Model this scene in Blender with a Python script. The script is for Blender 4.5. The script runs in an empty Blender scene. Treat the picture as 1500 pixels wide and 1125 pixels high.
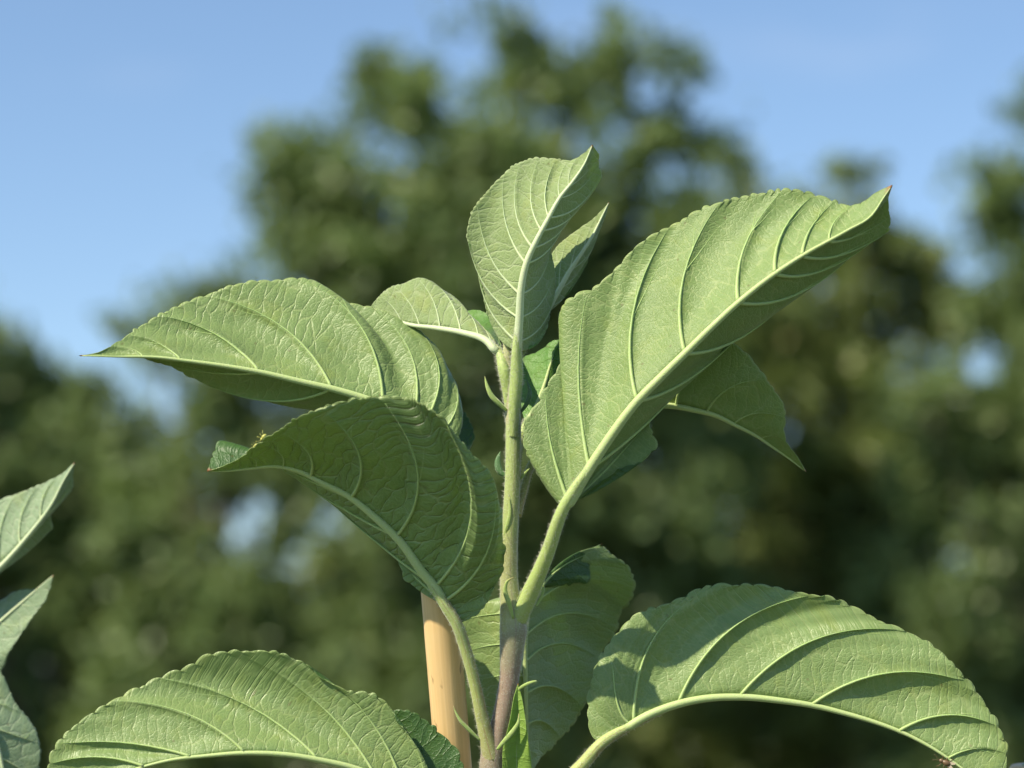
import bpy, math, random
import numpy as np
from mathutils import Vector, Matrix

# ------------------------------------------------------------------ camera
scene = bpy.context.scene
rad = math.radians
CAM_H, PITCH, LENS, FOCUS = 1.15, rad(8.0), 100.0, 0.70
cam_data = bpy.data.cameras.new('camera')
cam_data.lens = LENS; cam_data.sensor_width = 36.0
cam_data.clip_start = 0.02; cam_data.clip_end = 3000.0
cam_data.dof.use_dof = True
cam_data.dof.focus_distance = FOCUS
cam_data.dof.aperture_fstop = 12.5
cam_data.dof.aperture_blades = 0
cam = bpy.data.objects.new('camera', cam_data)
scene.collection.objects.link(cam)
cam.location = (0.0, -FOCUS, CAM_H)
cam.rotation_euler = (math.pi / 2 + PITCH, 0, 0)
scene.camera = cam

# ------------------------------------------------------------------ sky and sun
SUN_AZ, SUN_EL = rad(232.0), rad(44.0)       # azimuth clockwise from +Y
world = bpy.data.worlds.new('World'); scene.world = world; world.use_nodes = True
wn = world.node_tree.nodes; wl = world.node_tree.links
for n in list(wn): wn.remove(n)
sky = wn.new('ShaderNodeTexSky'); sky.sky_type = 'NISHITA'; sky.sun_disc = False
sky.sun_elevation = SUN_EL; sky.sun_rotation = SUN_AZ
sky.altitude = 50; sky.air_density = 1.0; sky.dust_density = 0.05; sky.ozone_density = 3.2
bg = wn.new('ShaderNodeBackground'); bg.inputs['Strength'].default_value = 0.108
wo = wn.new('ShaderNodeOutputWorld')
wtc = wn.new('ShaderNodeTexCoord'); wmap = wn.new('ShaderNodeMapping'); wmap.inputs['Scale'].default_value = (1.0, 1.0, 3.2)
wmap.inputs['Location'].default_value = (0.15, 0.0, -0.25)
wnz = wn.new('ShaderNodeTexNoise'); wnz.inputs['Scale'].default_value = 4.2; wnz.inputs['Detail'].default_value = 5.0; wnz.inputs['Roughness'].default_value = 0.55
wrm = wn.new('ShaderNodeMapRange'); wrm.interpolation_type = 'SMOOTHSTEP'
wrm.inputs['From Min'].default_value = 0.56; wrm.inputs['From Max'].default_value = 0.84; wrm.inputs['To Max'].default_value = 0.35
wmx = wn.new('ShaderNodeMix'); wmx.data_type = 'RGBA'; wmx.inputs[7].default_value = (4.6, 5.2, 6.4, 1)      # thin veil cloud
wl.new(wtc.outputs['Generated'], wmap.inputs[0]); wl.new(wmap.outputs[0], wnz.inputs['Vector']); wl.new(wnz.outputs['Fac'], wrm.inputs['Value'])
wl.new(wrm.outputs[0], wmx.inputs[0]); wl.new(sky.outputs[0], wmx.inputs[6])
wl.new(wmx.outputs[2], bg.inputs['Color']); wl.new(bg.outputs[0], wo.inputs[0])

sun_data = bpy.data.lights.new('sun', 'SUN')
sun_data.energy = 5.0; sun_data.angle = rad(0.5); sun_data.color = (1.0, 0.90, 0.72)
sun = bpy.data.objects.new('sun', sun_data); scene.collection.objects.link(sun)
SDIR = Vector((math.sin(SUN_AZ) * math.cos(SUN_EL), math.cos(SUN_AZ) * math.cos(SUN_EL), math.sin(SUN_EL)))
sun.rotation_euler = (-SDIR).to_track_quat('-Z', 'Y').to_euler()
sun.location = (-3, -3, 6)

vs = scene.view_settings
vs.view_transform = 'Standard'; vs.look = 'None'; vs.exposure = 0.55; vs.gamma = 1.0
vs.use_curve_mapping = False
scene.render.engine = 'CYCLES'
scene.cycles.use_denoising = True
scene.cycles.max_bounces = 7; scene.cycles.diffuse_bounces = 3
scene.cycles.transmission_bounces = 5; scene.cycles.transparent_max_bounces = 4

# ------------------------------------------------------------------ helpers
K = FOCUS * 36.0 / LENS / 1500.0             # metres per photograph pixel at the focus distance
CL = np.array([0.0, -FOCUS, CAM_H])
FWD = np.array([0.0, math.cos(PITCH), math.sin(PITCH)])
UP = np.array([0.0, -math.sin(PITCH), math.cos(PITCH)])
RT = np.array([1.0, 0.0, 0.0])

def W(px, py, depth_m):
    """world point seen at px,py standing depth_m in front of the camera"""
    px = np.asarray(px, float); py = np.asarray(py, float); D = np.asarray(depth_m, float)
    s = D * 36.0 / LENS / 1500.0
    return (CL + D[..., None] * FWD + ((px - 750.0) * s)[..., None] * RT + ((562.5 - py) * s)[..., None] * UP)

def P(px, py, d):
    """the same with the distance given as an offset in photograph pixels from the focus plane"""
    return W(px, py, FOCUS + np.asarray(d, float) * K)

def hermite(tk, pk, t):
    tk = np.asarray(tk, float); pk = np.asarray(pk, float)
    if pk.ndim == 1: pk = pk[:, None]
    n = len(tk)
    m = np.zeros_like(pk)
    dt = np.diff(tk)[:, None]; sl = np.diff(pk, axis=0) / dt
    if n > 2:
        m[1:-1] = (sl[:-1] * dt[1:] + sl[1:] * dt[:-1]) / (dt[1:] + dt[:-1])
    m[0] = sl[0]; m[-1] = sl[-1]
    i = np.clip(np.searchsorted(tk, t, side='right') - 1, 0, n - 2)
    h = (tk[i + 1] - tk[i]); x = ((t - tk[i]) / h)[:, None]; h = h[:, None]
    x2 = x * x; x3 = x2 * x
    return (2*x3-3*x2+1)*pk[i] + (x3-2*x2+x)*h*m[i] + (-2*x3+3*x2)*pk[i+1] + (x3-x2)*h*m[i+1]

def pchip(xk, yk, x):
    xk = np.asarray(xk, float); yk = np.asarray(yk, float)
    h = np.diff(xk); d = np.diff(yk) / h
    m = np.zeros_like(yk)
    for i in range(1, len(xk) - 1):
        if d[i-1] * d[i] > 0:
            w1 = 2*h[i] + h[i-1]; w2 = h[i] + 2*h[i-1]
            m[i] = (w1 + w2) / (w1 / d[i-1] + w2 / d[i])
    m[0] = d[0]; m[-1] = d[-1]
    i = np.clip(np.searchsorted(xk, x, side='right') - 1, 0, len(xk) - 2)
    t = (x - xk[i]) / h[i]; t2 = t*t; t3 = t2*t
    return (2*t3-3*t2+1)*yk[i] + (t3-2*t2+t)*h[i]*m[i] + (-2*t3+3*t2)*yk[i+1] + (t3-t2)*h[i]*m[i+1]

class Curve:
    """smooth curve through photo points with a depth profile, evaluated by arc length 0..1 (world metres)"""
    def __init__(self, pts, dk, n=500):
        pts = np.array(pts, float)
        c = np.concatenate([[0], np.cumsum(np.linalg.norm(np.diff(pts, axis=0), axis=1))]); c /= c[-1]
        t = np.linspace(0, 1, n)
        xy = hermite(c, pts, t)
        d = pchip([a for a, b in dk], [b for a, b in dk], t)
        self.xy = xy
        self.w = P(xy[:, 0], xy[:, 1], d)
        a = np.concatenate([[0], np.cumsum(np.linalg.norm(np.diff(self.w, axis=0), axis=1))])
        self.len = a[-1]; self.s = a / a[-1]
    def __call__(self, s):
        return np.stack([np.interp(s, self.s, self.w[:, k]) for k in range(3)], -1)
    def near(self, x, y):
        return self.s[np.argmin((self.xy[:, 0] - x) ** 2 + (self.xy[:, 1] - y) ** 2)]

COL = scene.collection
WORLD_ORIGIN = {}

def empty(name, loc):
    o = bpy.data.objects.new(name, None); COL.objects.link(o)
    o.location = loc; o.empty_display_size = 0.05
    WORLD_ORIGIN[o] = np.array(loc, float)
    return o

def tag(o, label=None, cat=None, group=None, kind=None):
    if label: o['label'] = label
    if cat: o['category'] = cat
    if group: o['group'] = group
    if kind: o['kind'] = kind
    return o

def mesh_obj(name, verts, quads, mats, parent=None, origin=None, mat_idx=None, uv=None, uv2=None, smooth=True, tris=None):
    """one mesh object from numpy arrays given in world coordinates"""
    verts = np.asarray(verts, float)
    if origin is None: origin = verts.mean(axis=0) if parent is None else WORLD_ORIGIN[parent]
    origin = np.asarray(origin, float)
    me = bpy.data.meshes.new(name)
    faces = np.asarray(quads, np.int32).reshape(-1, 4)
    loops = faces.ravel(); starts = np.arange(len(faces)) * 4; tot = np.full(len(faces), 4)
    if tris is not None and len(tris):
        tr = np.asarray(tris, np.int32).reshape(-1, 3)
        starts = np.concatenate([starts, len(loops) + np.arange(len(tr)) * 3])
        loops = np.concatenate([loops, tr.ravel()]); tot = np.concatenate([tot, np.full(len(tr), 3)])
    me.vertices.add(len(verts)); me.vertices.foreach_set('co', (verts - origin).astype(np.float32).ravel())
    me.loops.add(len(loops)); me.loops.foreach_set('vertex_index', loops.astype(np.int32))
    me.polygons.add(len(starts)); me.polygons.foreach_set('loop_start', starts.astype(np.int32))
    me.polygons.foreach_set('loop_total', tot.astype(np.int32))
    if mat_idx is not None: me.polygons.foreach_set('material_index', np.asarray(mat_idx, np.int32))
    me.polygons.foreach_set('use_smooth', np.full(len(starts), smooth))
    for nm, u in (('map', uv), ('param', uv2)):
        if u is not None:
            l = me.uv_layers.new(name=nm)
            l.data.foreach_set('uv', np.asarray(u, np.float32)[loops].ravel())
    for m in (mats if isinstance(mats, (list, tuple)) else [mats]): me.materials.append(m)
    me.update(calc_edges=True); me.validate()
    o = bpy.data.objects.new(name, me); COL.objects.link(o)
    WORLD_ORIGIN[o] = origin
    if parent is not None:
        o.parent = parent; o.location = origin - WORLD_ORIGIN[parent]
    else:
        o.location = origin
    return o

def tube_arrays(pts, r, sides=10, flat=None, cap=True):
    """verts, quads, tris, uv of a tube along pts (world) with radii r"""
    pts = np.asarray(pts, float); r = np.broadcast_to(np.asarray(r, float), (len(pts),))
    T = np.gradient(pts, axis=0); T /= np.linalg.norm(T, axis=1)[:, None] + 1e-12
    ref = np.array([0.0, -1.0, 0.0]) if abs(T[0][1]) < 0.9 else np.array([1.0, 0, 0])
    N = np.zeros_like(T); n = ref - T[0] * ref.dot(T[0]); n /= np.linalg.norm(n)
    for i in range(len(T)):
        n = n - T[i] * n.dot(T[i]); n /= np.linalg.norm(n) + 1e-12; N[i] = n
    B = np.cross(T, N)
    a = np.linspace(0, 2 * np.pi, sides, endpoint=False)
    V = pts[:, None] + r[:, None, None] * (np.cos(a)[None, :, None] * N[:, None] + np.sin(a)[None, :, None] * B[:, None])
    n_, s_ = len(pts), sides
    i = np.arange(n_ - 1)[:, None] * s_; j = np.arange(s_)[None]; jn = (j + 1) % s_
    Q = np.stack([i + j, i + jn, i + s_ + jn, i + s_ + j], -1).reshape(-1, 4)
    al = np.concatenate([[0], np.cumsum(np.linalg.norm(np.diff(pts, axis=0), axis=1))])
    uv = np.stack([np.repeat(al / K, s_), np.tile(a / (2 * np.pi), n_)], -1)
    V = V.reshape(-1, 3); tr = []
    if cap:
        c0 = len(V); V = np.vstack([V, pts[0], pts[-1]]); uv = np.vstack([uv, uv[0], uv[-1]])
        for k in range(s_):
            tr.append((c0, (k + 1) % s_, k)); b = (n_ - 1) * s_
            tr.append((c0 + 1, b + k, b + (k + 1) % s_))
    return V, Q, np.array(tr, int).reshape(-1, 3), uv

def tube(name, pts, r, mat, parent=None, origin=None, sides=10):
    V, Q, T, uv = tube_arrays(pts, r, sides)
    return mesh_obj(name, V, Q, mat, parent, origin, uv=uv, uv2=uv, tris=T)

def side_tube(name, pts, r, mat, parent, sides=8):
    V, Q, T, uv = tube_arrays(pts, r, sides); uv[:, 0] /= uv[:, 0].max()
    return mesh_obj(name, V, Q, mat, parent, uv=uv, uv2=uv, tris=T)

def smooth_path(pts, n):
    """pts: rows of (x, y, d[, r]) in photograph pixels; returns world points (and radii in metres)"""
    pts = np.array(pts, float)
    c = np.concatenate([[0], np.cumsum(np.linalg.norm(np.diff(pts[:, :3], axis=0), axis=1))]); c /= c[-1]
    q = hermite(c, pts, np.linspace(0, 1, n))
    w = P(q[:, 0], q[:, 1], q[:, 2])
    return (w, q[:, 3] * K) if pts.shape[1] > 3 else w

# ------------------------------------------------------------------ materials
def new_mat(name):
    m = bpy.data.materials.new(name); m.use_nodes = True
    nt = m.node_tree
    for n in list(nt.nodes): nt.nodes.remove(n)
    return m, nt

class NT:
    def __init__(self, nt): self.nt = nt
    def node(self, typ, ins=None, **props):
        n = self.nt.nodes.new(typ)
        for k, v in props.items(): setattr(n, k, v)
        for k, v in (ins or {}).items():
            if isinstance(v, bpy.types.NodeSocket): self.nt.links.new(v, n.inputs[k])
            else: n.inputs[k].default_value = v
        return n
    def math(self, op, a, b=0.0, c=0.0, clamp=False):
        n = self.nt.nodes.new('ShaderNodeMath'); n.operation = op; n.use_clamp = clamp
        for i, v in enumerate((a, b, c)):
            if isinstance(v, bpy.types.NodeSocket): self.nt.links.new(v, n.inputs[i])
            else: n.inputs[i].default_value = v
        return n.outputs[0]
    def mix(self, f, a, b):
        n = self.nt.nodes.new('ShaderNodeMix'); n.data_type = 'RGBA'
        for s, v in ((n.inputs[0], f), (n.inputs[6], a), (n.inputs[7], b)):
            if isinstance(v, bpy.types.NodeSocket): self.nt.links.new(v, s)
            else: s.default_value = v if not isinstance(v, tuple) or len(v) == 4 else (*v, 1)
        return n.outputs[2]
    def sstep(self, x, lo, hi):
        n = self.nt.nodes.new('ShaderNodeMapRange'); n.interpolation_type = 'SMOOTHSTEP'
        self.nt.links.new(x, n.inputs['Value'])
        n.inputs['From Min'].default_value = lo; n.inputs['From Max'].default_value = hi
        return n.outputs[0]

def leaf_material(name, base, vein, trans, tmix=0.33, rough=0.45, spec=0.35, sheen=0.25, fuzz=0.35, bump=1.0, under=True, tip=(0.35, 0.09, 0.04), rung=0.7):
    m, nt = new_mat(name); g = NT(nt)
    uv = g.node('ShaderNodeUVMap', uv_map='map').outputs[0]
    pr = g.node('ShaderNodeUVMap', uv_map='param').outputs[0]
    info = g.node('ShaderNodeObjectInfo').outputs['Random']
    off = g.node('ShaderNodeVectorMath', {0: uv, 1: (0, 0, 0)}, operation='ADD')
    sh = g.node('ShaderNodeCombineXYZ', {0: g.math('MULTIPLY', info, 911.0), 1: g.math('MULTIPLY', info, 377.0)}).outputs[0]
    nt.links.new(sh, off.inputs[1]); c = off.outputs[0]
    # wobble of the small veins
    nz = g.node('ShaderNodeTexNoise', {'Vector': c, 'Scale': 0.03, 'Detail': 2.0, 'Roughness': 0.5}).outputs['Color']
    wob = g.node('ShaderNodeVectorMath', {0: nz, 1: (20.0, 26.0, 0)}, operation='MULTIPLY').outputs[0]
    cw = g.node('ShaderNodeVectorMath', {0: c, 1: wob}, operation='ADD').outputs[0]
    lad = g.node('ShaderNodeVectorMath', {0: cw, 1: (1 / 15.0, 1 / 44.0, 0)}, operation='MULTIPLY').outputs[0]
    v1 = g.node('ShaderNodeTexVoronoi', {'Vector': lad, 'Scale': 1.0, 'Randomness': 0.85}, feature='DISTANCE_TO_EDGE', voronoi_dimensions='2D').outputs['Distance']
    l1 = g.math('SUBTRACT', 1.0, g.sstep(v1, 0.0, 0.10))
    net = g.node('ShaderNodeVectorMath', {0: cw, 1: (1 / 7.0, 1 / 6.0, 0)}, operation='MULTIPLY').outputs[0]
    v2 = g.node('ShaderNodeTexVoronoi', {'Vector': net, 'Scale': 1.0, 'Randomness': 0.95}, feature='DISTANCE_TO_EDGE', voronoi_dimensions='2D').outputs['Distance']
    l2 = g.math('SUBTRACT', 1.0, g.sstep(v2, 0.0, 0.20))
    fz = g.node('ShaderNodeTexNoise', {'Vector': c, 'Scale': 0.36, 'Detail': 3.5, 'Roughness': 0.75}).outputs['Fac']
    lo = g.node('ShaderNodeTexNoise', {'Vector': c, 'Scale': 0.012, 'Detail': 2.0}).outputs['Fac']
    # where the small veins stand out more or less
    vis = g.sstep(lo, 0.30, 0.72)
    dark = tuple(x * 0.80 for x in base); lite = tuple(min(1, x * 1.16) for x in base)
    col = g.mix(lo, dark, lite)
    col = g.mix(g.math('MULTIPLY', g.sstep(fz, 0.35, 0.75), fuzz), col, tuple(min(1, x * 1.25 + 0.05) for x in base))
    col = g.mix(g.math('MULTIPLY', l2, 0.22 if under else 0.10), col, vein)
    col = g.mix(g.math('MULTIPLY', l1, g.math('MULTIPLY_ADD', vis, 0.40, 0.20) if under else 0.18), col, vein)
    sx = g.node('ShaderNodeSeparateXYZ', {0: pr})
    ab = g.math('ABSOLUTE', sx.outputs[1])
    col = g.mix(g.math('MULTIPLY', g.sstep(ab, 0.965, 1.0), 0.35), col, vein)
    # yellowed patches and a few brown specks
    mo = g.node('ShaderNodeTexNoise', {'Vector': c, 'Scale': 0.022, 'Detail': 4.0, 'Roughness': 0.65}).outputs['Color']
    ms = g.node('ShaderNodeSeparateColor', {0: mo})
    col = g.mix(g.math('MULTIPLY', g.sstep(ms.outputs[0], 0.50, 0.70), 0.38), col, (base[0] * 1.30, base[1] * 1.10, base[2] * 0.75))
    col = g.mix(g.math('MULTIPLY', g.sstep(ms.outputs[1], 0.54, 0.72), 0.35), col, (base[0] * 0.66, base[1] * 0.76, base[2] * 0.78))
    vs_ = g.node('ShaderNodeTexVoronoi', {'Vector': c, 'Scale': 0.021, 'Randomness': 1.0}, voronoi_dimensions='2D')
    pick = g.math('GREATER_THAN', g.node('ShaderNodeSeparateColor', {0: vs_.outputs['Color']}).outputs[0], 0.80)
    spot = g.math('MULTIPLY', pick, g.math('SUBTRACT', 1.0, g.sstep(g.math('ADD', vs_.outputs['Distance'], g.math('MULTIPLY', fz, 0.05)), 0.045, 0.085)))
    col = g.mix(g.math('MULTIPLY', spot, 0.5), col, (0.16, 0.12, 0.05))
    col = g.mix(g.math('MULTIPLY', g.sstep(sx.outputs[0], 0.965, 0.997), 0.85), col, tip)
    sgn = 1.0 if under else -1.0
    h = g.math('ADD', g.math('MULTIPLY', g.math('MULTIPLY_ADD', vis, 0.75, 0.25), g.math('MULTIPLY', l1, 1.1 * sgn * rung)), g.math('MULTIPLY', l2, 0.30 * sgn))
    h = g.math('ADD', h, g.math('MULTIPLY', fz, 0.9))
    h = g.math('ADD', h, g.math('MULTIPLY', g.sstep(v1, 0.0, 0.5), -0.6 * sgn * rung))
    bp = g.node('ShaderNodeBump', {'Height': h, 'Strength': 0.75 * bump, 'Distance': 0.00022}).outputs[0]
    p = g.node('ShaderNodeBsdfPrincipled', {'Base Color': col, 'Roughness': rough, 'Specular IOR Level': spec, 'Normal': bp,
                                            'Sheen Weight': sheen, 'Sheen Roughness': 0.4}).outputs[0]
    tcol = g.mix(g.math('MULTIPLY', l1, 0.6), trans, tuple(min(1, x * 0.45) for x in trans))
    tcol = g.mix(lo, tcol, tuple(x * 0.8 for x in trans))
    t = g.node('ShaderNodeBsdfTranslucent', {'Color': tcol, 'Normal': bp}).outputs[0]
    mx = g.node('ShaderNodeMixShader', {0: tmix, 1: p, 2: t}).outputs[0]
    g.node('ShaderNodeOutputMaterial', {0: mx})
    return m

def stalk_material(name, stops, rough=0.5, sheen=0.5, span=1.0, blush=None, trans=0.0):
    """downy green stalk; stops: (position along the stalk in photo px / span, colour)"""
    m, nt = new_mat(name); g = NT(nt)
    uv = g.node('ShaderNodeUVMap', uv_map='map').outputs[0]
    sx = g.node('ShaderNodeSeparateXYZ', {0: uv})
    tc = g.node('ShaderNodeTexCoord').outputs['Object']
    n1 = g.node('ShaderNodeTexNoise', {'Vector': tc, 'Scale': 260.0, 'Detail': 3.0}).outputs['Fac']
    n2 = g.node('ShaderNodeTexNoise', {'Vector': tc, 'Scale': 3200.0, 'Detail': 2.0}).outputs['Fac']
    t = g.math('DIVIDE', sx.outputs[0], span)
    t = g.math('ADD', t, g.math('MULTIPLY_ADD', n1, 0.08, -0.04))
    r = g.node('ShaderNodeValToRGB', {0: t}); e = r.color_ramp.elements
    while len(e) > 1: e.remove(e[-1])
    e[0].position = stops[0][0]; e[0].color = (*stops[0][1], 1)
    for q, c in stops[1:]:
        k = e.new(q); k.color = (*c, 1)
    col = r.outputs[0]
    if blush:
        # reddish pigment on one flank of the stalk
        ang = g.math('SINE', g.math('MULTIPLY_ADD', sx.outputs[1], 2 * math.pi, blush[1]))
        f = g.math('MULTIPLY', g.sstep(g.math('ADD', ang, g.math('MULTIPLY_ADD', n1, 1.6, -0.8)), 0.2, 1.1), blush[2])
        col = g.mix(f, col, blush[0])
    col = g.mix(g.math('MULTIPLY', g.sstep(n2, 0.52, 0.72), 0.30), col, (0.62, 0.62, 0.50))
    bp = g.node('ShaderNodeBump', {'Height': g.math('ADD', n2, g.math('MULTIPLY', n1, 1.5)), 'Strength': 0.5, 'Distance': 0.00015}).outputs[0]
    p = g.node('ShaderNodeBsdfPrincipled', {'Base Color': col, 'Roughness': rough, 'Specular IOR Level': 0.3, 'Sheen Weight': sheen,
               'Sheen Roughness': 0.35, 'Normal': bp, 'Subsurface Weight': 0.15, 'Subsurface Scale': 0.0008, 'Subsurface Radius': (0.6, 1.0, 0.25)}).outputs[0]
    g.node('ShaderNodeOutputMaterial', {0: p})
    return m

M_UNDER = leaf_material('leaf_underside', (0.252, 0.366, 0.122), (0.44, 0.53, 0.22), (0.36, 0.50, 0.05), rough=0.36, spec=0.45, sheen=0.10, tmix=0.30, bump=0.8)
M_UNDER_FINE = leaf_material('leaf_underside_fine', (0.236, 0.348, 0.112), (0.44, 0.53, 0.22), (0.36, 0.50, 0.05), rough=0.36, spec=0.36, sheen=0.10, tmix=0.30, bump=0.95, rung=0.32)
M_UNDER_RIBBED = leaf_material('leaf_underside_ribbed', (0.240, 0.360, 0.112), (0.46, 0.56, 0.25), (0.36, 0.50, 0.05), rough=0.40, spec=0.40, sheen=0.10, tmix=0.30, bump=1.2, rung=1.9)
M_UPPER = leaf_material('leaf_upper_side', (0.070, 0.150, 0.042), (0.13, 0.22, 0.07), (0.36, 0.55, 0.045), rough=0.33, spec=0.45, sheen=0.0, fuzz=0.08, under=False)
M_YOUNG = leaf_material('young_leaf_underside', (0.295, 0.390, 0.155), (0.54, 0.62, 0.36), (0.40, 0.58, 0.08), fuzz=0.6, sheen=0.45, spec=0.2, rough=0.6)
M_YOUNG_UP = leaf_material('young_leaf_upper_side', (0.14, 0.30, 0.06), (0.24, 0.40, 0.12), (0.42, 0.62, 0.05), fuzz=0.15, rough=0.38, spec=0.45, under=False)
M_PALE = leaf_material('pale_leaf_underside', (0.30, 0.42, 0.235), (0.50, 0.58, 0.38), (0.32, 0.48, 0.10), fuzz=0.5, sheen=0.4)
M_VEIN = stalk_material('leaf_vein', [(0.0, (0.42, 0.52, 0.19)), (1.0, (0.44, 0.54, 0.22))], sheen=0.3)
M_VEIN_PALE = stalk_material('pale_leaf_vein', [(0.0, (0.50, 0.58, 0.33)), (1.0, (0.52, 0.60, 0.36))], sheen=0.3)
M_SIDE = stalk_material('side_vein', [(0.0, (0.40, 0.51, 0.19)), (0.45, (0.35, 0.48, 0.17)), (1.0, (0.25, 0.39, 0.12))], span=1.0, sheen=0.2)
M_SIDE_PALE = stalk_material('pale_side_vein', [(0.0, (0.50, 0.58, 0.32)), (0.5, (0.45, 0.56, 0.29)), (1.0, (0.35, 0.47, 0.20))], span=1.0, sheen=0.25)
M_FORK = stalk_material('vein_fork', [(0.0, (0.34, 0.47, 0.16)), (1.0, (0.25, 0.38, 0.11))], span=1.0, sheen=0.2)
M_PETIOLE = stalk_material('petiole', [(0.0, (0.36, 0.44, 0.14)), (0.3, (0.37, 0.47, 0.14)), (1.0, (0.42, 0.52, 0.19))], span=1.0, sheen=0.45)
M_PETIOLE_RED = stalk_material('petiole_blushed', [(0.0, (0.36, 0.35, 0.14)), (0.35, (0.38, 0.43, 0.13)), (1.0, (0.42, 0.52, 0.19))], span=1.0, sheen=0.45,
                               blush=((0.27, 0.15, 0.08), 0.0, 0.6))

def down_material():
    m, nt = new_mat('plant_down'); g = NT(nt)
    tc = g.node('ShaderNodeTexCoord').outputs['Object']
    n = g.node('ShaderNodeTexNoise', {'Vector': tc, 'Scale': 300.0}).outputs['Fac']
    c = g.mix(n, (0.66, 0.68, 0.52), (0.80, 0.80, 0.70))
    g.node('ShaderNodeOutputMaterial', {0: g.node('ShaderNodeMixShader', {0: 0.4, 1: g.node('ShaderNodeBsdfPrincipled', {'Base Color': c, 'Roughness': 0.6}).outputs[0],
                                        2: g.node('ShaderNodeBsdfTranslucent', {'Color': c}).outputs[0]}).outputs[0]})
    return m
M_DOWN = down_material()
def down(pts, r, parent, count, seed, length=6.5):
    """short soft hairs standing on a stalk, one mesh of tiny three-sided spikes"""
    q = np.random.default_rng(seed); pts = np.asarray(pts); r = np.asarray(r)
    T = np.gradient(pts, axis=0); T /= np.linalg.norm(T, axis=1)[:, None]
    f = q.uniform(0, len(pts) - 1.001, count); i = f.astype(int); t = (f - i)[:, None]
    c = pts[i] * (1 - t) + pts[i + 1] * t; rr = (r[i] * (1 - t[:, 0]) + r[i + 1] * t[:, 0])[:, None]
    n = q.normal(size=(count, 3)); n -= T[i] * np.sum(n * T[i], axis=1)[:, None]; n /= np.linalg.norm(n, axis=1)[:, None]
    b = np.cross(T[i], n); a = c + n * rr * 0.97
    tip = a + (n + T[i] * q.normal(0, 0.55, (count, 1)) + b * q.normal(0, 0.4, (count, 1))) * K * length * q.uniform(0.4, 1.2, (count, 1))
    w = 0.26 * K
    V = np.stack([a + b * w, a - b * w * 0.5 + T[i] * w * 0.87, a - b * w * 0.5 - T[i] * w * 0.87, tip], 1).reshape(-1, 3)
    k = np.arange(count)[:, None] * 4
    tri = np.concatenate([k + np.array([[0, 1, 3]]), k + np.array([[1, 2, 3]]), k + np.array([[2, 0, 3]])])
    o = mesh_obj('down', V, np.zeros((0, 4)), M_DOWN, parent, tris=tri); o['kind'] = 'stuff'
    return o

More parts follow.
